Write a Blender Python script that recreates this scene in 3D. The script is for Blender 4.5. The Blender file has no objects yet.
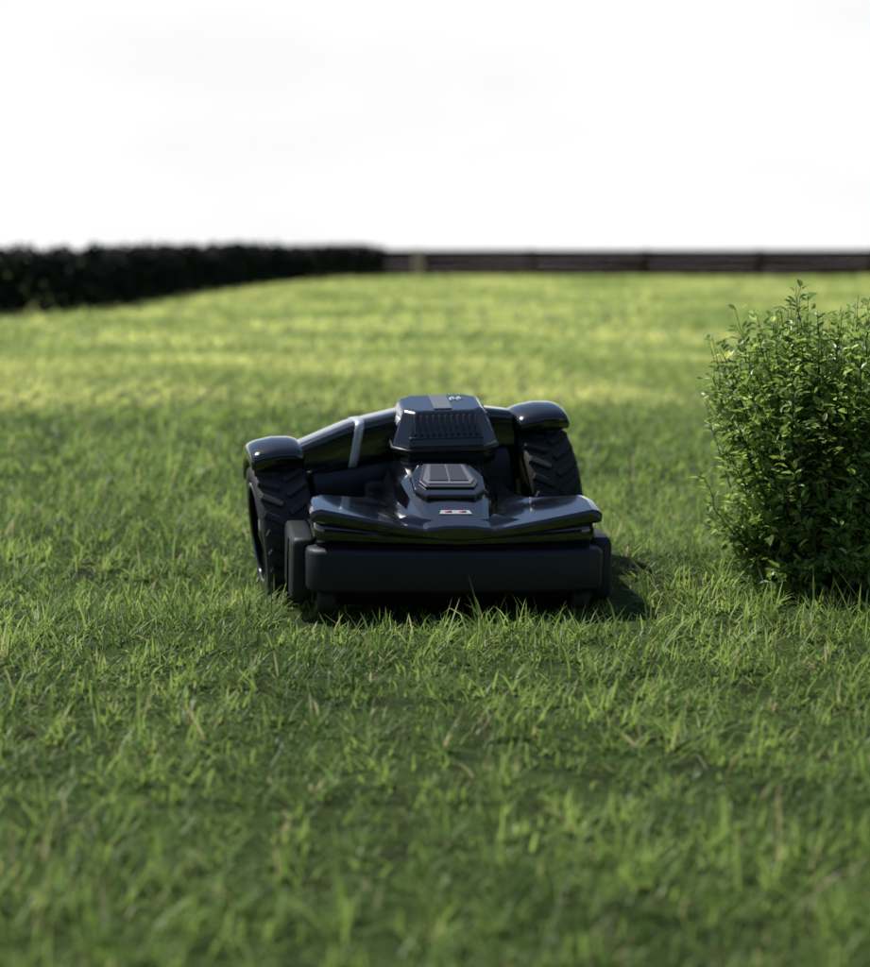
import bpy, bmesh, math, random
import numpy as np
from mathutils import Matrix, Vector, Euler, noise
random.seed(4); rng=np.random.default_rng(7)
sc=bpy.context.scene
R=math.radians

# ------------------------------------------------------------ helpers
def nt(mat): return mat.node_tree.nodes, mat.node_tree.links
def pbr(name,col,rough=.5,coat=0,metal=0,spec=.5,bump=0,bscale=200,var=0,dust=0):
    m=bpy.data.materials.new(name); m.use_nodes=True
    n,l=nt(m); b=n['Principled BSDF']
    b.inputs['Base Color'].default_value=(*col,1); b.inputs['Roughness'].default_value=rough
    b.inputs['Metallic'].default_value=metal; b.inputs['Coat Weight'].default_value=coat
    b.inputs['Coat Roughness'].default_value=.05; b.inputs['Specular IOR Level'].default_value=spec
    tc=n.new('ShaderNodeTexCoord')
    if bump:
        t=n.new('ShaderNodeTexNoise'); t.inputs['Scale'].default_value=bscale; t.inputs['Detail'].default_value=4
        bp=n.new('ShaderNodeBump'); bp.inputs['Strength'].default_value=bump; bp.inputs['Distance'].default_value=.002
        l.new(tc.outputs['Object'],t.inputs['Vector']); l.new(t.outputs['Fac'],bp.inputs['Height']); l.new(bp.outputs['Normal'],b.inputs['Normal'])
    if dust:
        t=n.new('ShaderNodeTexNoise'); t.inputs['Scale'].default_value=14; t.inputs['Detail'].default_value=8; t.inputs['Roughness'].default_value=.7
        l.new(tc.outputs['Object'],t.inputs['Vector'])
        r=n.new('ShaderNodeMapRange'); r.inputs[1].default_value=.45; r.inputs[2].default_value=.8; r.inputs[3].default_value=0; r.inputs[4].default_value=dust
        l.new(t.outputs['Fac'],r.inputs[0])
        mx=n.new('ShaderNodeMixRGB'); mx.inputs[1].default_value=(*col,1); mx.inputs[2].default_value=(.07,.068,.06,1)
        l.new(r.outputs[0],mx.inputs[0]); l.new(mx.outputs[0],b.inputs['Base Color'])
        r2=n.new('ShaderNodeMapRange'); r2.inputs[1].default_value=.35; r2.inputs[2].default_value=.75; r2.inputs[3].default_value=rough; r2.inputs[4].default_value=min(1,rough+.12)
        l.new(t.outputs['Fac'],r2.inputs[0]); l.new(r2.outputs[0],b.inputs['Roughness'])
    return m
def mesh_obj(name,verts,faces,mat=None,smooth=True):
    me=bpy.data.meshes.new(name); me.from_pydata([tuple(v) for v in verts],[],faces); me.update()
    bm=bmesh.new(); bm.from_mesh(me); bmesh.ops.recalc_face_normals(bm,faces=bm.faces); bm.to_mesh(me); bm.free()
    ob=bpy.data.objects.new(name,me); sc.collection.objects.link(ob)
    if mat: me.materials.append(mat)
    if smooth:
        for p in me.polygons: p.use_smooth=True
    return ob
def bevel(ob,w,seg=3,ang=30):
    m=ob.modifiers.new('bev','BEVEL'); m.width=w; m.segments=seg; m.limit_method='ANGLE'; m.angle_limit=R(ang); m.harden_normals=False
    w2=ob.modifiers.new('wn','WEIGHTED_NORMAL'); w2.keep_sharp=True
def loft(name,rings,mat,cap=True):
    n=len(rings[0]); V=[]; F=[]
    for r in rings: V+=list(r)
    for i in range(len(rings)-1):
        for j in range(n):
            k=(j+1)%n; F.append((i*n+j,i*n+k,(i+1)*n+k,(i+1)*n+j))
    if cap: F.append(tuple(range(n))[::-1]); F.append(tuple((len(rings)-1)*n+j for j in range(n)))
    return mesh_obj(name,V,F,mat)
def box(name,size,loc,mat,rot=(0,0,0),bw=.004,taper=(1,1)):
    sx,sy,sz=[s/2 for s in size]; M=Matrix.Translation(loc)@Euler(rot).to_matrix().to_4x4()
    V=[]
    for z,t in ((-sz,(1,1)),(sz,taper)):
        for x,y in ((-1,-1),(1,-1),(1,1),(-1,1)): V.append(M@Vector((x*sx*t[0],y*sy*t[1],z)))
    ob=mesh_obj(name,V,[(0,3,2,1),(4,5,6,7),(0,1,5,4),(1,2,6,5),(2,3,7,6),(3,0,4,7)],mat)
    if bw: bevel(ob,bw)
    return ob
def sup(a,b,p,n,cx=0,cy=0):
    o=[]
    for i in range(n):
        t=2*math.pi*i/n; c,s=math.cos(t),math.sin(t)
        o.append((cx+a*math.copysign(abs(c)**(2/p),c),cy+b*math.copysign(abs(s)**(2/p),s)))
    return o
def revolve(name,prof,mat,seg=56,c=(0,0,0),close=True):
    rings=[]
    for i in range(seg):
        a=2*math.pi*i/seg
        rings.append([(c[0]+x,c[1]+r*math.cos(a),c[2]+r*math.sin(a)) for x,r in prof])
    n=len(prof); V=[p for r in rings for p in r]; F=[]
    for i in range(seg):
        k=(i+1)%seg
        for j in range(n if close else n-1):
            m=(j+1)%n; F.append((i*n+j,i*n+m,k*n+m,k*n+j))
    return mesh_obj(name,V,F,mat)

# ------------------------------------------------------------ terrain
def terr(x,y):
    h=.125*x*math.exp(-(x/.75)**2-((y-.38)/.42)**2)
    h+=.012*noise.noise(Vector((x*.9,y*.9,3)))*min(1,max(0,(abs(x-.05)-.3)/.5+max(0,(y-.6))))
    if y>3: h+=.05*noise.noise(Vector((x*.25,y*.18,9)))*min(1,(y-3)/4)
    if y>40: h-=.09*(y-40)
    return h
def axis(lo,hi,n,k):
    t=np.linspace(-1,1,n); s=np.sinh(k*t)/np.sinh(k); return np.where(s<0,-s*lo,s*hi)
xs=axis(-260,260,170,7.2); ys=axis(-60,420,200,7.4)
V=[(x,y,terr(x,y)) for y in ys for x in xs]; nx=len(xs)
F=[(j*nx+i,j*nx+i+1,(j+1)*nx+i+1,(j+1)*nx+i) for j in range(len(ys)-1) for i in range(nx-1)]
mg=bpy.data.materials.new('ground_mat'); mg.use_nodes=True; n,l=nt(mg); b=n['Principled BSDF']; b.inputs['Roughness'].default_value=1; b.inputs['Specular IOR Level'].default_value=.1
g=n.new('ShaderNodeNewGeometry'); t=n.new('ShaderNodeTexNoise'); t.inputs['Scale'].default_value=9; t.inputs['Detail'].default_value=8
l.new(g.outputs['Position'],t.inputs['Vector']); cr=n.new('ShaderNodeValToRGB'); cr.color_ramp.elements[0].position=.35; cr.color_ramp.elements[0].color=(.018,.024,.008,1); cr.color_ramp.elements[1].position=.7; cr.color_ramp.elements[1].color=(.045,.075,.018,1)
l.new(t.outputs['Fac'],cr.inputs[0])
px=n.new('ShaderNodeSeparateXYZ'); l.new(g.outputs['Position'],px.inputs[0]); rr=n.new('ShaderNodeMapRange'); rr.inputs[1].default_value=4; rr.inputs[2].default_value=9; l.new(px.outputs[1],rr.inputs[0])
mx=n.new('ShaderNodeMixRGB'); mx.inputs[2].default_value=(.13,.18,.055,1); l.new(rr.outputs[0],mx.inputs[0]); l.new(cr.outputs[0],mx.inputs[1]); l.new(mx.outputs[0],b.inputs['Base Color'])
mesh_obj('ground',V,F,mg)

# ------------------------------------------------------------ foliage material
def leafmat(name,dark,light,far=None,straw=(.30,.28,.13),trans=.4,rough=.45,nscale=1.6,spec=.35,boost=1.5):
    m=bpy.data.materials.new(name); m.use_nodes=True; n,l=nt(m); b=n['Principled BSDF']; out=n['Material Output']
    at=n.new('ShaderNodeAttribute'); at.attribute_name='var'
    sp=n.new('ShaderNodeSeparateColor'); l.new(at.outputs['Color'],sp.inputs[0])
    g=n.new('ShaderNodeNewGeometry')
    t=n.new('ShaderNodeTexNoise'); t.inputs['Scale'].default_value=nscale; t.inputs['Detail'].default_value=5; t.inputs['Roughness'].default_value=.65
    l.new(g.outputs['Position'],t.inputs['Vector'])
    r=n.new('ShaderNodeMapRange'); r.inputs[1].default_value=.38; r.inputs[2].default_value=.62; l.new(t.outputs['Fac'],r.inputs[0])
    ad=n.new('ShaderNodeMath'); ad.operation='MULTIPLY_ADD'; ad.inputs[1].default_value=.5; l.new(r.outputs[0],ad.inputs[0])
    h=n.new('ShaderNodeMath'); h.operation='MULTIPLY'; h.inputs[1].default_value=.5; l.new(sp.outputs[0],h.inputs[0]); l.new(h.outputs[0],ad.inputs[2])
    mx=n.new('ShaderNodeMixRGB'); mx.inputs[1].default_value=(*dark,1); mx.inputs[2].default_value=(*light,1); l.new(ad.outputs[0],mx.inputs[0])
    cur=mx.outputs[0]
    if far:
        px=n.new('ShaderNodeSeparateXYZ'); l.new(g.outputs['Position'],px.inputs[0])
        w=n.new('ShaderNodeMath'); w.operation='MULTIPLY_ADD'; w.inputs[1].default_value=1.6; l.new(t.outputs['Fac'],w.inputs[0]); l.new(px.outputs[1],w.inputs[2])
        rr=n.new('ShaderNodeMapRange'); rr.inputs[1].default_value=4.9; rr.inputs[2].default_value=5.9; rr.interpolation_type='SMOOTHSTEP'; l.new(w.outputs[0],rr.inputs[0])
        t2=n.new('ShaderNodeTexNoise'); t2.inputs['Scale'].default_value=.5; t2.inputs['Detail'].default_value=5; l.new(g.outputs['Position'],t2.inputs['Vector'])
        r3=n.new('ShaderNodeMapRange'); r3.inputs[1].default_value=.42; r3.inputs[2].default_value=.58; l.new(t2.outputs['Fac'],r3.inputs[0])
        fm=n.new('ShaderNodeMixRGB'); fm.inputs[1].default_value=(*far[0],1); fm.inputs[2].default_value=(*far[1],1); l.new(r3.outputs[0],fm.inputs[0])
        m2=n.new('ShaderNodeMixRGB'); l.new(rr.outputs[0],m2.inputs[0]); l.new(cur,m2.inputs[1]); l.new(fm.outputs[0],m2.inputs[2]); cur=m2.outputs[0]  # sunlit far lawn and tree-shaded near lawn are put into the blade colour
    st=n.new('ShaderNodeMath'); st.operation='GREATER_THAN'; st.inputs[1].default_value=.93; l.new(sp.outputs[1],st.inputs[0])
    m3=n.new('ShaderNodeMixRGB'); m3.inputs[2].default_value=(*straw,1); l.new(st.outputs[0],m3.inputs[0]); l.new(cur,m3.inputs[1]); cur=m3.outputs[0]
    l.new(cur,b.inputs['Base Color']); b.inputs['Roughness'].default_value=rough; b.inputs['Specular IOR Level'].default_value=spec
    tr=n.new('ShaderNodeBsdfTranslucent'); hs=n.new('ShaderNodeHueSaturation'); hs.inputs['Hue'].default_value=.486; hs.inputs['Saturation'].default_value=1.0; hs.inputs['Value'].default_value=boost; l.new(cur,hs.inputs['Color']); l.new(hs.outputs[0],tr.inputs[0])
    ms=n.new('ShaderNodeMixShader'); ms.inputs[0].default_value=trans; l.new(b.outputs[0],ms.inputs[1]); l.new(tr.outputs[0],ms.inputs[2]); l.new(ms.outputs[0],out.inputs[0])
    return m
grass_mat=leafmat('grass_blades',(.046,.100,.022),(.275,.395,.098),far=((.255,.345,.088),(.54,.58,.20)),trans=.5,boost=1.8,nscale=2.6,rough=.46,spec=.32)  # near and far tones carry painted sun patches and tree shade

tgx=np.linspace(-16,16,321); tgy=np.linspace(-3.2,44,473)
TG=np.array([[terr(x,y) for x in tgx] for y in tgy])
def terrv(x,y):
    fx=np.clip((x+16)/32*320,0,319.999); fy=np.clip((y+3.2)/47.2*472,0,471.999); i=fx.astype(int); j=fy.astype(int); u=fx-i; v=fy-j
    return TG[j,i]*(1-u)*(1-v)+TG[j,i+1]*u*(1-v)+TG[j+1,i]*(1-u)*v+TG[j+1,i+1]*u*v
def vnoise(x,y,s,seed):
    r=np.random.default_rng(seed); G=r.random((256,256)); fx=x*s+100; fy=y*s+100; i=np.floor(fx).astype(int); j=np.floor(fy).astype(int); u=fx-i; v=fy-j; u=u*u*(3-2*u); v=v*v*(3-2*v)
    g=lambda a,b_:G[a%256,b_%256]
    return g(i,j)*(1-u)*(1-v)+g(i+1,j)*u*(1-v)+g(i,j+1)*(1-u)*v+g(i+1,j+1)*u*v
def grass(name,d0,d1,dens,marg,lmin,lmax,wid,lean,clump=.04,keep=None,hvar=.6,pw=1.6):
    area=.26*(d1**2-d0**2)+2*marg*(d1-d0); nb=int(area*dens)
    dd=rng.random(nb*2)*(d1-d0)+d0; ok=rng.random(nb*2)<(.26*dd+marg)/(.26*d1+marg); dd=dd[ok][:nb]
    while len(dd)<nb:
        e=rng.random(nb)*(d1-d0)+d0; e=e[rng.random(nb)<(.26*e+marg)/(.26*d1+marg)]; dd=np.concatenate([dd,e])[:nb]
    px=(rng.random(nb)*2-1)*(.26*dd+marg); py=dd-4
    cs=clump*2.2; jx=px+.05*(vnoise(px,py,14,31)-.5); jy=py+.05*(vnoise(px,py,14,32)-.5)
    gx=np.round(jx/cs); gy=np.round(jy/cs); hsh=np.abs(np.sin(gx*12.9898+gy*78.233)*43758.5453)%1; hs2=np.abs(np.sin(gx*39.3+gy*11.13)*24634.6)%1
    pull=(rng.random(nb)<.6)*.6; px=px+(gx*cs+(hsh-.5)*cs*.9-px)*pull; py=py+(gy*cs+(hs2-.5)*cs*.9-py)*pull
    if keep is not None:
        k=keep(px,py); px=px[k]; py=py[k]; hsh=hsh[k]; hs2=hs2[k]; nb=len(px)
    hn=(1-hvar/2)+hvar*vnoise(px,py,2.2,3)+.6*(vnoise(px,py,9,5)-.5)+.55*(hsh-.5)
    under=(px>-.33)&(px<.44)&(py>-.21)&(py<.56); hn=np.where(under,np.minimum(hn,.9)*.45,hn)
    az=rng.random(nb)*2*np.pi; L=(lmin+(lmax-lmin)*rng.random(nb)**pw)*np.clip(hn,.3,2)
    az=np.where(rng.random(nb)<.4,hs2*6.283+rng.normal(0,.6,nb),az)
    le=rng.random(nb)**1.1*lean; w=wid*(.6+.8*rng.random(nb)); cu=rng.random(nb)*1.2
    dx,dy=np.cos(az),np.sin(az); tw=az+np.pi/2+rng.normal(0,.5,nb); sx,sy=np.cos(tw),np.sin(tw)
    v=np.zeros((nb,7,3),np.float32); ang=le.copy(); x=px.copy(); y=py.copy(); z=terrv(px,py)-.006
    for i,(seg,ww) in enumerate(((0,1),(.38,1),(.34,.75),(.28,0))):
        x=x+dx*np.sin(ang)*L*seg; y=y+dy*np.sin(ang)*L*seg; z=z+np.cos(ang)*L*seg
        if i<3:
            v[:,2*i,0]=x-sx*w*ww/2; v[:,2*i,1]=y-sy*w*ww/2; v[:,2*i,2]=z
            v[:,2*i+1,0]=x+sx*w*ww/2; v[:,2*i+1,1]=y+sy*w*ww/2; v[:,2*i+1,2]=z
        else: v[:,6,0]=x; v[:,6,1]=y; v[:,6,2]=z
        ang=ang+cu*.6
    base=(np.arange(nb)*7)[:,None]; me=bpy.data.meshes.new(name)
    loops=(base+np.array([[0,1,3,2,2,3,5,4,4,5,6]])).astype(np.int32).ravel()
    st=(np.arange(nb)[:,None]*11+np.array([[0,4,8]])).astype(np.int32).ravel()
    me.vertices.add(nb*7); me.vertices.foreach_set('co',v.ravel()); me.loops.add(len(loops)); me.loops.foreach_set('vertex_index',loops)
    me.polygons.add(nb*3); me.polygons.foreach_set('loop_start',st); me.update(calc_edges=True)
    a=me.attributes.new('var','FLOAT_COLOR','POINT'); c=np.ones((nb,7,4),np.float32); c[:,:,0]=(.55*rng.random(nb)+.45*hs2)[:,None]; c[:,:,1]=rng.random(nb)[:,None]
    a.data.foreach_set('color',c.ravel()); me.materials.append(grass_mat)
    ob=bpy.data.objects.new(name,me); sc.collection.objects.link(ob); return ob
lawn=bpy.data.objects.new('lawn_grass',None); sc.collection.objects.link(lawn)
away=lambda x,y:~((x>-.37)&(x<.46)&(y>-.24)&(y<.6))
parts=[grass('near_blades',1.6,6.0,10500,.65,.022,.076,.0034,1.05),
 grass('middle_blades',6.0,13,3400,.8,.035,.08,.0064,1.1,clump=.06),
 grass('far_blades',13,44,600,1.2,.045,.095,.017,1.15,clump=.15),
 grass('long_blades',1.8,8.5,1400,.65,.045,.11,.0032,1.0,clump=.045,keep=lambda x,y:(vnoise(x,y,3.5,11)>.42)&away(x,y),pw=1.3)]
for p in parts: p.parent=lawn

# ------------------------------------------------------------ leaves
def leaf_cloud(name,pos,dirs,lens,wids,mat,stems=None,stem_mat=None,simple=False):
    V=[];F=[];C=[];MI=[]
    for p,dv,L,w in zip(pos,dirs,lens,wids):
        dv=dv.normalized(); up=Vector((random.gauss(0,.5),random.gauss(0,.5),1)); s=dv.cross(up)
        if s.length<1e-3: continue
        s.normalize(); nrm=s.cross(dv); i=len(V); c=(random.random(),random.random(),0,1)
        if simple:
            V+=[p,p+dv*L*.5+s*w*.5,p+dv*L,p+dv*L*.5-s*w*.5]; F.append((i,i+1,i+2,i+3)); MI.append(0); C+=[c]*4
        else:
            V+=[p,p+dv*L*.35+s*w*.5+nrm*w*.18,p+dv*L*.72+s*w*.38+nrm*w*.1,p+dv*L-nrm*L*.12,p+dv*L*.72-s*w*.38+nrm*w*.1,p+dv*L*.35-s*w*.5+nrm*w*.18]
            F+=[(i,i+1,i+2,i+3),(i+3,i+4,i+5,i)]; MI+=[0]*2; C+=[c]*6
    for a,b_,ra,rb in (stems or []):
        dv=(b_-a).normalized(); s=dv.orthogonal().normalized(); q=dv.cross(s); i=len(V)
        for p,r in ((a,ra),(b_,rb)):
            for k in range(5):
                an=k*2*math.pi/5; V.append(p+s*r*math.cos(an)+q*r*math.sin(an)); C.append((.5,0,0,1))
        for k in range(5): F.append((i+k,i+(k+1)%5,i+5+(k+1)%5,i+5+k)); MI.append(1)
    me=bpy.data.meshes.new(name); me.from_pydata([tuple(v) for v in V],[],F); me.update()
    a=me.attributes.new('var','FLOAT_COLOR','POINT'); a.data.foreach_set('color',np.array(C,np.float32).ravel())
    me.materials.append(mat)
    if stem_mat: me.materials.append(stem_mat)
    me.polygons.foreach_set('material_index',np.array(MI,np.int32))
    ob=bpy.data.objects.new(name,me); sc.collection.objects.link(ob); return ob
shrub_mat=leafmat('shrub_leaves',(.06,.12,.028),(.27,.40,.09),trans=.45,rough=.36,nscale=7,straw=(.42,.52,.15),boost=1.95,spec=.5)
bark=pbr('bark',(.06,.045,.028),.9,bump=.5,bscale=60)
B=Vector((.835,.14,terr(.835,.14))); pos=[];dirs=[];ln=[];wd=[];stems=[]
for s in range(640):
    az=random.uniform(0,6.283)
    el=random.uniform(-.6,1.0)*math.pi/2; rr=random.uniform(.5,1.0)
    if random.random()<.08: rr*=1.10
    lump=1+.34*noise.noise(Vector((math.cos(az)*2.1,math.sin(az)*2.1,el*2.6+5)))
    if el<0: tz=random.uniform(.03,.38); wr=.27*rr*lump*(.85+.4*tz)
    else: tz=.35+.27*math.sin(el)**.8*rr*lump; wr=.285*rr*lump*max(math.cos(el),.08)**.5
    T=B+Vector((math.cos(az)*wr,math.sin(az)*wr,tz))
    base=B+Vector((math.cos(az)*.03+random.gauss(0,.02),math.sin(az)*.03+random.gauss(0,.02),0))
    A=B+Vector((math.cos(az)*wr*random.uniform(.3,.9),math.sin(az)*wr*random.uniform(.3,.9),tz*random.uniform(.3,.8)))
    prev=base; K=14
    for k in range(1,K+1):
        t=k/K; p=base*(1-t)**2+A*2*t*(1-t)+T*t*t+Vector([random.gauss(0,.003) for _ in range(3)])
        r=.0024*(1-t)+.0006; stems.append((prev,p,r*1.1,r)); dv=(p-prev).normalized()
        if t>.4:
            for q in range(4):
                o=Vector([random.gauss(0,1) for _ in range(3)]); o=(o-dv*o.dot(dv)).normalized()
                dd=(dv*random.uniform(.1,.8)+o+Vector((0,0,.1)))
                pos.append(prev.lerp(p,random.random())+o*random.random()**2*.02); dirs.append(dd); ln.append(random.uniform(.018,.036)*(1.15-.4*t)); wd.append(ln[-1]*random.uniform(.42,.6))
        prev=p
leaf_cloud('shrub',pos,dirs,ln,wd,shrub_mat,stems,bark)

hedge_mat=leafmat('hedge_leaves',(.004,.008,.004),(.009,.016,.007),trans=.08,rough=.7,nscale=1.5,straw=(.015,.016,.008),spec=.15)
def hedge(name,path,Hh,half,dens,ls):
    pos=[];dirs=[];ln=[];wd=[];stems=[]
    for i in range(len(path)-1):
        a,b_=path[i],path[i+1]; L=(b_-a).length; nn=Vector((-(b_-a).y,(b_-a).x,0)).normalized()
        for k in range(int(L*dens)):
            p=a.lerp(b_,random.random())
            H=Hh*(1+.16*noise.noise(Vector((p.x*1.1,p.y*1.1,2)))+.06*noise.noise(Vector((p.x*5,p.y*5,2))))
            z=random.uniform(0,1)**.8*H; wv=half*(1-.35*(z/H)**3)
            off=random.choice((-1,1))*wv*random.uniform(.6,1.05) if random.random()<.8 else random.uniform(-wv,wv)
            pos.append(p+nn*(off+half)+Vector((0,0,z+terr(p.x,p.y)))); dirs.append(Vector([random.gauss(0,1) for _ in range(3)])); ln.append(random.uniform(.7,1.2)*ls); wd.append(ln[-1]*.6)
        for k in range(int(L*3)):
            p=a.lerp(b_,random.random())+nn*half; stems.append((p,p+Vector((random.uniform(-.2,.2),random.uniform(-.1,.1),.8*Hh)),.03,.012))
    return leaf_cloud(name,pos,dirs,ln,wd,hedge_mat,stems,bark,simple=True)
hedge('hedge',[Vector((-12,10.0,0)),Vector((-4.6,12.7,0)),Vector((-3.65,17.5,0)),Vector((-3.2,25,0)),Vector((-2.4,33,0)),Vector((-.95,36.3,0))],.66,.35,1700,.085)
hedge('hedge',[Vector((8,-9,0)),Vector((0,-10.5,0)),Vector((-9,-9,0))],4.2,.8,2600,.2)  # unseen hedge added behind the camera to darken gloss reflections and front faces

wood=bpy.data.materials.new('fence_wood'); wood.use_nodes=True; n,l=nt(wood); b=n['Principled BSDF']; b.inputs['Roughness'].default_value=.8; b.inputs['Specular IOR Level'].default_value=.1
tc=n.new('ShaderNodeTexCoord'); mp=n.new('ShaderNodeMapping'); mp.inputs['Scale'].default_value=(1.5,20,30); t=n.new('ShaderNodeTexNoise'); t.inputs['Scale'].default_value=2; t.inputs['Detail'].default_value=6
l.new(tc.outputs['Object'],mp.inputs[0]); l.new(mp.outputs[0],t.inputs['Vector']); cr=n.new('ShaderNodeValToRGB'); cr.color_ramp.elements[0].color=(.014,.006,.003,1); cr.color_ramp.elements[1].color=(.050,.018,.010,1); l.new(t.outputs['Fac'],cr.inputs[0]); l.new(cr.outputs[0],b.inputs['Base Color'])
pale=pbr('post_wood',(.50,.36,.24),.8,bump=.4,bscale=40)
fe=bpy.data.objects.new('wooden_fence',None); sc.collection.objects.link(fe); fe.location=(6,37,0)
def addto(par,ob): ob.parent=par; ob.matrix_parent_inverse=Matrix.Translation(par.location).inverted()
x=-2.76; k=0
while x<24:
    for r in range(4):
        addto(fe,box('board',(2.36,.03,.139),(x+1.2,37.08+.02*random.random(),.07+r*.143),wood,bw=.004,rot=(0,random.uniform(-.002,.002),0)))
    addto(fe,box('post',(.22 if k==1 else .11,.13,.60),(x,36.98,.29),pale if k==1 else wood,bw=.01))
    x+=2.4; k+=1

# ------------------------------------------------------------ mower
mower=bpy.data.objects.new('robotic_lawn_mower',None); sc.collection.objects.link(mower); mower.location=(.02,.2,0)
gloss=pbr('gloss_black_shell',(.0028,.003,.005),.09,coat=1,dust=.02)
semi=pbr('satin_black_plastic',(.005,.0055,.009),.32,bump=.12,bscale=500,dust=.05)
matte=pbr('matte_black_bumper',(.009,.010,.014),.46,bump=.3,bscale=700,dust=.10,spec=.45)
rubber=pbr('tyre_rubber',(.026,.026,.027),.6,bump=.4,bscale=300,dust=.5,spec=.4)
grey=pbr('grey_panel',(.15,.165,.18),.4,bump=.1)
dgrey=pbr('dark_grey_label',(.055,.06,.07),.35)
louv=pbr('louvre_plastic',(.045,.048,.058),.28)
silver=pbr('silver_trim',(.6,.62,.65),.35,metal=.5)
white=pbr('white_print',(.6,.6,.6),.5)
red=pbr('red_sticker',(.40,.04,.04),.4)
dark=pbr('black_recess',(.003,.003,.004),.7,spec=.2)
Mb=Matrix.Translation((.047,-.145,.007))@Matrix.Rotation(R(7),4,'Z')@Matrix.Rotation(R(1.0),4,'Y')@Matrix.Scale(.985,4)
Mr=Matrix.Translation((-.035,.375,-.006))@Matrix.Rotation(R(12),4,'Z')@Matrix.Rotation(R(-6.5),4,'Y')
def put(ob,M,name=None):
    if name: ob.name=name
    ob.parent=mower; ob.matrix_parent_inverse=Matrix.Translation(mower.location).inverted(); ob.matrix_basis=M; return ob
def plan(hw,y0,y1,bow,r,n=14,inset=0):
    hw-=inset; y0+=inset; y1-=inset; r=max(.006,r-inset*.5); o=[]
    for i in range(n+1):
        x=-hw+r+(2*hw-2*r)*i/n; o.append((x,y0+bow*(abs(x)/hw)**2.2))
    fr=bow*((hw-r)/hw)**2.2
    for i in range(1,7):
        a=-math.pi/2+math.pi/2*i/6; o.append((hw-r+r*math.cos(a),y0+fr+r+r*math.sin(a)))
    for i in range(1,7):
        a=math.pi/2*i/6; o.append((hw-r+r*math.cos(a),y1-r+r*math.sin(a)))
    for i in range(0,7):
        a=math.pi/2+math.pi/2*i/6; o.append((-hw+r+r*math.cos(a),y1-r+r*math.sin(a)))
    for i in range(0,6):
        a=math.pi+math.pi/2*i/6; o.append((-hw+r+r*math.cos(a),y0+fr+r+r*math.sin(a)))
    return o
def zl(name,levels,mat,hw,y0,y1,bow,r,vz=0):
    return loft(name,[[(x,y,z+(vz*k*min(1,abs(x)/.29))) for x,y in plan(hw,y0,y1,bow,r,inset=i)] for k,(z,i) in enumerate(levels)],mat)
put(zl('bumper',[(.048,.030),(.049,.010),(.053,.002),(.060,0),(.128,-.001),(.135,.001),(.139,.005),(.141,.014),(.141,.05)],matte,.311,0,.30,.030,.040),Mb)
put(zl('bumper_seam',[(.140,.022),(.149,.024)],dark,.311,0,.30,.030,.045),Mb)
put(zl('chassis',[(.012,.09),(.016,.05),(.036,.026),(.058,.026)],dark,.31,.01,.50,.03,.07),Mb)
put(zl('waist',[(.147,.020),(.149,.014),(.153,.011),(.160,.011),(.178,.016)],gloss,.308,.004,.22,.028,.045,vz=.006),Mb)
for s in (-1,1):
    o=loft('side_skirt',[[(s*.316+x*.9,.27+y,z) for x,y in sup(.030-i,.185-i,7,36)] for z,i in ((.022,.010),(.026,.002),(.034,0),(.138,0),(.148,.002),(.154,.008),(.155,.016))],matte); put(o,Mb)
    put(box('skirt_groove',(.004,.008,.115),(s*.3445,.15,.088),dark,bw=0),Mb)
secs=[# y, s, zc, zg, zw, w, bc, bs
(.002,.055,.184,.180,.214,.300,.165,.200),
(.008,.056,.190,.185,.223,.305,.163,.195),
(.085,.064,.212,.197,.233,.307,.158,.188),
(.140,.072,.230,.203,.236,.300,.152,.170),
(.172,.076,.241,.207,.228,.215,.146,.155),
(.215,.082,.256,.213,.226,.180,.144,.148),
(.290,.090,.277,.224,.230,.170,.140,.145),
(.400,.094,.292,.236,.236,.162,.130,.135)]
rings=[]
for y,s,zc,zg,zw,w,bc,bs in secs:
    half=[(0,zc+.003),(s*.55,zc+.002),(s*.92,zc-.001),(s*1.12,zc-.35*(zc-zg)),(s*1.28,zg),(s+(w-s)*.45,zg+(zw-zg)*.46),(w-.022,zw),(w-.008,zw-.003),(w,zw-.010),(w-.001,bs+.003),(w-.008,bs),(s+(w-s)*.5,(bc+bs)/2),(s*.6,bc),(0,bc)]
    def sw(x): return y+.030*(abs(x)/.306)**2.2
    rings.append([(x,sw(x),z) for x,z in half]+[(-x,sw(x),z) for x,z in half[1:-1][::-1]])
hood=loft('hood',rings,gloss); bevel(hood,.0035,4,14); put(hood,Mb)
sl=math.atan2(.256-.211,.215-.085)
def spanel(name,outline,y,z,th,mat,bw=.003):
    M=Matrix.Translation((0,y,z))@Matrix.Rotation(sl,4,'X')
    V=[M@Vector((x,yy,0)) for x,yy in outline]+[M@Vector((x,yy,th)) for x,yy in outline]; nn=len(outline)
    F=[tuple(range(nn))[::-1],tuple(range(nn,2*nn))]+[(i,(i+1)%nn,nn+(i+1)%nn,nn+i) for i in range(nn)]
    o=mesh_obj(name,V,F,mat)
    if bw: bevel(o,bw,3)
    return put(o,Mb)
oct_=[(-.052,-.082),(.052,-.082),(.078,-.050),(.080,.010),(.060,.070),(-.060,.070),(-.080,.010),(-.078,-.050)]
spanel('control_panel_frame',oct_,.215,.249,.018,gloss,.006)
tz=[(-.052,-.056),(.052,-.056),(.064,-.028),(.046,.056),(-.046,.056),(-.064,-.028)]
spanel('control_panel',tz,.215,.2685,.004,dgrey,.0015)
rim=[(-.045,-.046),(.045,-.046),(.055,-.024),(.039,.048),(-.039,.048),(-.055,-.024)]
spanel('control_panel_plate',rim,.215,.2728,.002,grey,.0008)
spanel('panel_key',[(-.042,-.034),(-.002,-.034),(-.002,.042),(-.033,.042)],.215,.2750,.002,dgrey,.0008)
spanel('panel_key',[(.002,-.034),(.042,-.034),(.033,.042),(.002,.042)],.215,.2750,.002,dgrey,.0008)
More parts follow.
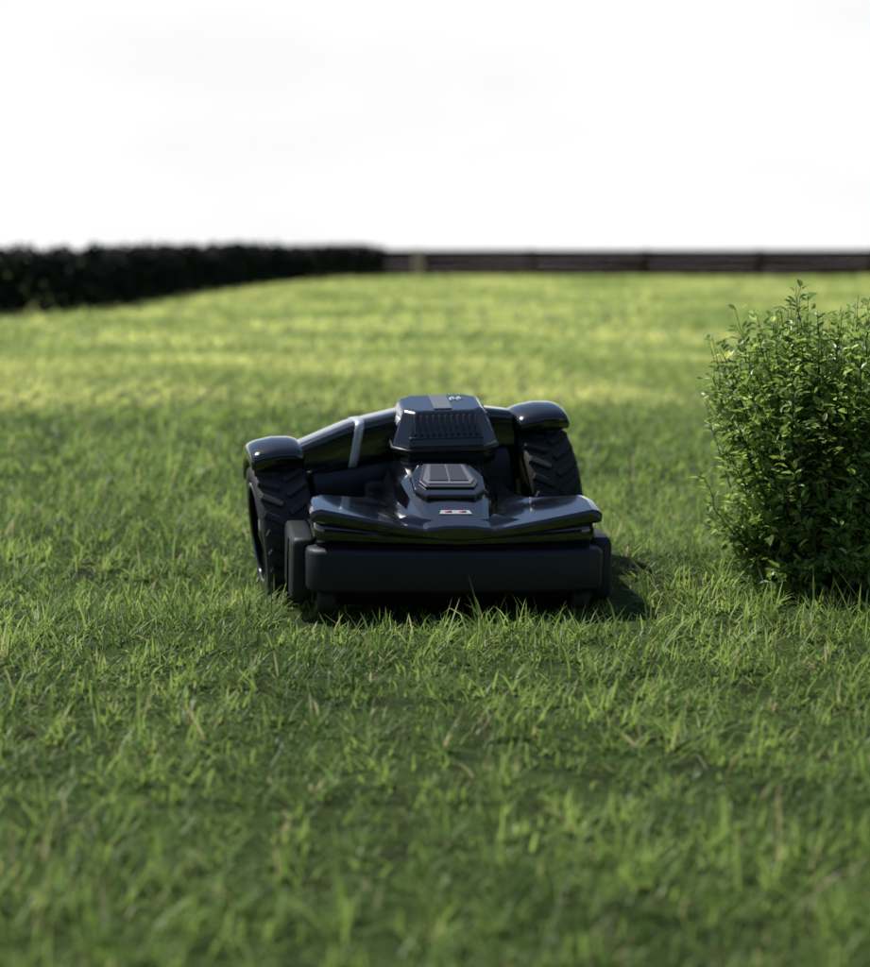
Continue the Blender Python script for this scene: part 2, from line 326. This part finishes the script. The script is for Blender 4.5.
spanel('sticker',[(-.034,-.008),(.034,-.008),(.030,.009),(-.030,.009)],.070,.2095,.003,silver,.0005)
spanel('sticker_mark',[(-.022,-.003),(-.008,-.003),(-.008,.003),(-.022,.003)],.070,.2128,.001,red,0)
spanel('sticker_mark',[(.008,-.003),(.022,-.003),(.022,.003),(.008,.003)],.070,.2128,.001,red,0)
for s in (-1,1):
    c=(s*.268,.085,.030)
    put(revolve('caster_wheel',[(-.018,.010),(-.02,.028),(-.014,.034),(.014,.034),(.02,.028),(.018,.010)],rubber,28,c),Mb)
    for q in (-1,1): put(box('caster_fork',(.006,.03,.06),(c[0]+q*.026,c[1]+.01,.055),semi,bw=.002),Mb)
    put(box('caster_axle',(.062,.008,.008),c,semi,bw=.002),Mb)
put(revolve('blade_disc',[(-.004,.001),(-.004,.11),(.004,.11),(.004,.001)],dark,32),Mb@Matrix.Translation((0,.28,.022))@Matrix.Rotation(R(90),4,'Y'))
Mt=Matrix.Translation((.019,.315,.0))@Matrix.Rotation(R(7),4,'Z')@Matrix.Rotation(R(-1),4,'Y')
put(loft('battery_neck',[[(x,y,z) for x,y in sup(a,b_,4,32)] for z,a,b_ in ((.18,.105,.095),(.25,.100,.090),(.27,.092,.08),(.315,.095,.08))],semi),Mt)
Mt=Mt@Matrix.Translation((0,0,.30))@Matrix.Rotation(R(10),4,'X')@Matrix.Translation((0,0,-.30))
def octo(a,b_,c,z,yo=0):
    base=[(-a+c,-b_),(a-c,-b_),(a,-b_+c),(a,b_-c),(a-c,b_),(-a+c,b_),(-a,b_-c),(-a,-b_+c)]
    return [(x,y+yo,z) for x,y in base]
o=loft('battery_pack',[octo(.096,.085,.03,.286),octo(.110,.098,.030,.293),octo(.117,.105,.034,.318),octo(.117,.105,.034,.340),octo(.106,.093,.030,.366,.004),octo(.092,.078,.026,.402,.012),octo(.083,.070,.022,.409,.014)],gloss); bevel(o,.006,3,12); put(o,Mt)
o=loft('battery_collar',[octo(.1185,.1065,.034,.326),octo(.1205,.1085,.034,.328),octo(.1205,.1085,.034,.333),octo(.1185,.1065,.034,.335)],semi); put(o,Mt)
for i in range(11):
    x=(i-5)*.0135
    put(box('louvre',(.0055,.018,.043),(x*1.0,-.0810,.382),louv,rot=(R(-24),0,x*.8),bw=.0018),Mt)
put(box('louvre_sill',(.165,.008,.005),(0,-.0935,.357),louv,bw=.002),Mt)
put(box('battery_label',(.040,.118,.002),(-.002,.014,.4105),grey,bw=.0006),Mt)
for i,(dx,w) in enumerate(((-.010,.004),(-.003,.004),(.004,.003),(.010,.004))): put(box('label_print',(w,.022,.001),(.036+dx*1.1,.035+.008*(i%2),.4102),white,rot=(0,0,.25*(i%2)),bw=0),Mt)
for i in range(5): put(box('side_print',(.002,.009,.015-(i%2)*.004),(-.1010,-.036+i*.013,.379),white,rot=(0,R(22),0),bw=0),Mt)
for i in range(5): put(box('side_rib',(.004,.010,.030),(.1005,-.036+i*.018,.383),louv,rot=(0,R(-19),0),bw=.001),Mt)
WR=.162
def wheel(cx,s):
    c=(cx,0,WR); W=.058
    put(revolve('tyre',[(-W+.006,.112),(-W,.122),(-W,.146),(-W+.008,.153),(0,.156),(W-.008,.153),(W,.146),(W,.122),(W-.006,.112)],rubber,64,c),Mr)
    V=[];F=[]
    for i in range(24):
        for q in (-1,1):
            a=2*math.pi*(i+.25*q)/24; M=Matrix.Rotation(a,4,'X')@Matrix.Translation((q*.028,0,.1575))@Matrix.Rotation(q*.55,4,'Z'); k=len(V)
            for z,t in ((-.008,1),(.007,.8)):
                for x,y in ((-1,-1),(1,-1),(1,1),(-1,1)): V.append(Vector(c)+(M@Vector((x*.026,y*.0085*t,z))))
            F+=[tuple(k+m for m in f) for f in ((0,3,2,1),(4,5,6,7),(0,1,5,4),(1,2,6,5),(2,3,7,6),(3,0,4,7))]
    o=mesh_obj('tread_lugs',V,F,rubber,smooth=False); bevel(o,.002,2); put(o,Mr)
    put(revolve('rim',[(-.035,.03),(-.030,.095),(-W+.008,.113),(W-.008,.113),(.030,.095),(.035,.03)],semi,48,c),Mr)
    for i in range(7):
        M=Matrix.Translation(c)@Matrix.Rotation(2*math.pi*i/7,4,'X')
        put(box('spoke',(.012,.022,.075),(s*.040,0,.062),semi,bw=.004),Mr@M)
    put(revolve('hub',[(s*.030,.001),(s*.030,.034),(s*.050,.030),(s*.054,.001)],gloss,32,c,False),Mr)
    put(revolve('rim_ring',[(s*.052,.106),(s*.059,.108),(s*.0595,.115),(s*.053,.117)],gloss,64,c),Mr)
    rings=[]
    for k in range(23):
        t=k/22; a=R(60)+R(84)*t; e=min(1,t/.09,(1-t)/.12); e=.6+.4*math.sqrt(max(0,1-(1-e)**2))
        sec=[]
        for u,v in sup(.060*(.9+.1*e),.023*e,6,32):
            rr=.190+v-.010*(u/.060)**2*(1 if v>0 else .3); sec.append((cx+u,-rr*math.cos(a),WR+rr*math.sin(a)))
        rings.append(sec)
    put(loft('fender',rings,gloss),Mr)
    put(box('fender_strut',(.05,.07,.12),(cx-s*.072,.01,WR+.10),semi,bw=.012),Mr)
wheel(-.300,-1); wheel(.308,1)
def arm(name,pts,mat,p=5):
    rings=[]
    for (x,y,z,a,b_) in pts: rings.append([(x,y+u,z+v) for u,v in sup(a,b_,p,32)])
    o=loft(name,rings,mat); bevel(o,.004,3,35); return put(o,Mr)
arm('axle_arm',[(-.247,0,.308,.048,.036),(-.240,0,.310,.058,.046),(-.13,-.008,.336,.062,.052),(0,-.01,.350,.064,.052)],gloss)
arm('axle_arm',[(.252,0,.318,.048,.038),(.244,0,.320,.060,.048),(.13,-.005,.343,.062,.052),(0,-.01,.350,.064,.052)],gloss)
o=loft('trim_ring',[[(-.120+dx+v*.3,-.009+u,.3385+v) for u,v in sup(.0630*k,.0535*k,5,44)] for dx,k in ((-.010,.99),(-.009,1.012),(.009,1.018),(.010,.99))],silver); put(o,Mr)
arm('rear_housing',[(-.235,.01,.17,.075,.11),(-.225,.01,.17,.085,.125),(0,.02,.18,.09,.13),(.225,.01,.17,.085,.125),(.235,.01,.17,.075,.11)],semi)

# ------------------------------------------------------------ light, sky, camera
el,az=R(56),math.atan2(-.80,.55)
sd=Vector((math.sin(az)*math.cos(el),math.cos(az)*math.cos(el),math.sin(el)))
sun=bpy.data.lights.new('sun','SUN'); sun.energy=5; sun.angle=R(.53); sun.color=(1,.96,.87)
so=bpy.data.objects.new('sun',sun); so.rotation_euler=sd.to_track_quat('Z','Y').to_euler(); so.location=(-5,5,8); sc.collection.objects.link(so)
w=bpy.data.worlds.new('World'); sc.world=w; w.use_nodes=True; n=w.node_tree.nodes; l=w.node_tree.links; bg=n['Background']
sky=n.new('ShaderNodeTexSky'); sky.sky_type='NISHITA'; sky.sun_disc=False; sky.sun_elevation=el; sky.sun_rotation=az; sky.dust_density=.6; sky.air_density=1.0
# bright hazy cloud bank standing low over the far horizon
tc=n.new('ShaderNodeTexCoord'); sx=n.new('ShaderNodeSeparateXYZ'); l.new(tc.outputs['Generated'],sx.inputs[0])
mz=n.new('ShaderNodeMapRange'); mz.interpolation_type='SMOOTHSTEP'; mz.inputs[1].default_value=.28; mz.inputs[2].default_value=.13; l.new(sx.outputs[2],mz.inputs[0])
my=n.new('ShaderNodeMapRange'); my.interpolation_type='SMOOTHSTEP'; my.inputs[1].default_value=.3; my.inputs[2].default_value=.9; l.new(sx.outputs[1],my.inputs[0])
cn=n.new('ShaderNodeTexNoise'); cn.inputs['Scale'].default_value=3; cn.inputs['Detail'].default_value=7; mp=n.new('ShaderNodeMapping'); mp.inputs['Scale'].default_value=(1,1,3); l.new(tc.outputs['Generated'],mp.inputs[0]); l.new(mp.outputs[0],cn.inputs['Vector'])
cm=n.new('ShaderNodeMapRange'); cm.inputs[1].default_value=.3; cm.inputs[2].default_value=.7; cm.inputs[3].default_value=8.4; cm.inputs[4].default_value=10.2; l.new(cn.outputs['Fac'],cm.inputs[0])
mm=n.new('ShaderNodeMath'); mm.operation='MULTIPLY'; l.new(mz.outputs[0],mm.inputs[0]); l.new(my.outputs[0],mm.inputs[1])
cc=n.new('ShaderNodeCombineColor'); 
for i in range(3): l.new(cm.outputs[0],cc.inputs[i])
mx=n.new('ShaderNodeMixRGB'); l.new(mm.outputs[0],mx.inputs[0]); l.new(sky.outputs[0],mx.inputs[1]); l.new(cc.outputs[0],mx.inputs[2])
l.new(mx.outputs[0],bg.inputs[0]); bg.inputs[1].default_value=.11
cam=bpy.data.cameras.new('camera'); co=bpy.data.objects.new('camera',cam); sc.collection.objects.link(co); sc.camera=co
co.location=(0,-4,.77); co.rotation_euler=(R(90-7.19),0,0); cam.sensor_fit='HORIZONTAL'; cam.sensor_width=36; cam.lens=79.9; cam.clip_end=2000
cam.dof.use_dof=True; cam.dof.focus_distance=3.86; cam.dof.aperture_fstop=2.9
sc.view_settings.view_transform='Standard'; sc.view_settings.look='None'; sc.view_settings.exposure=0
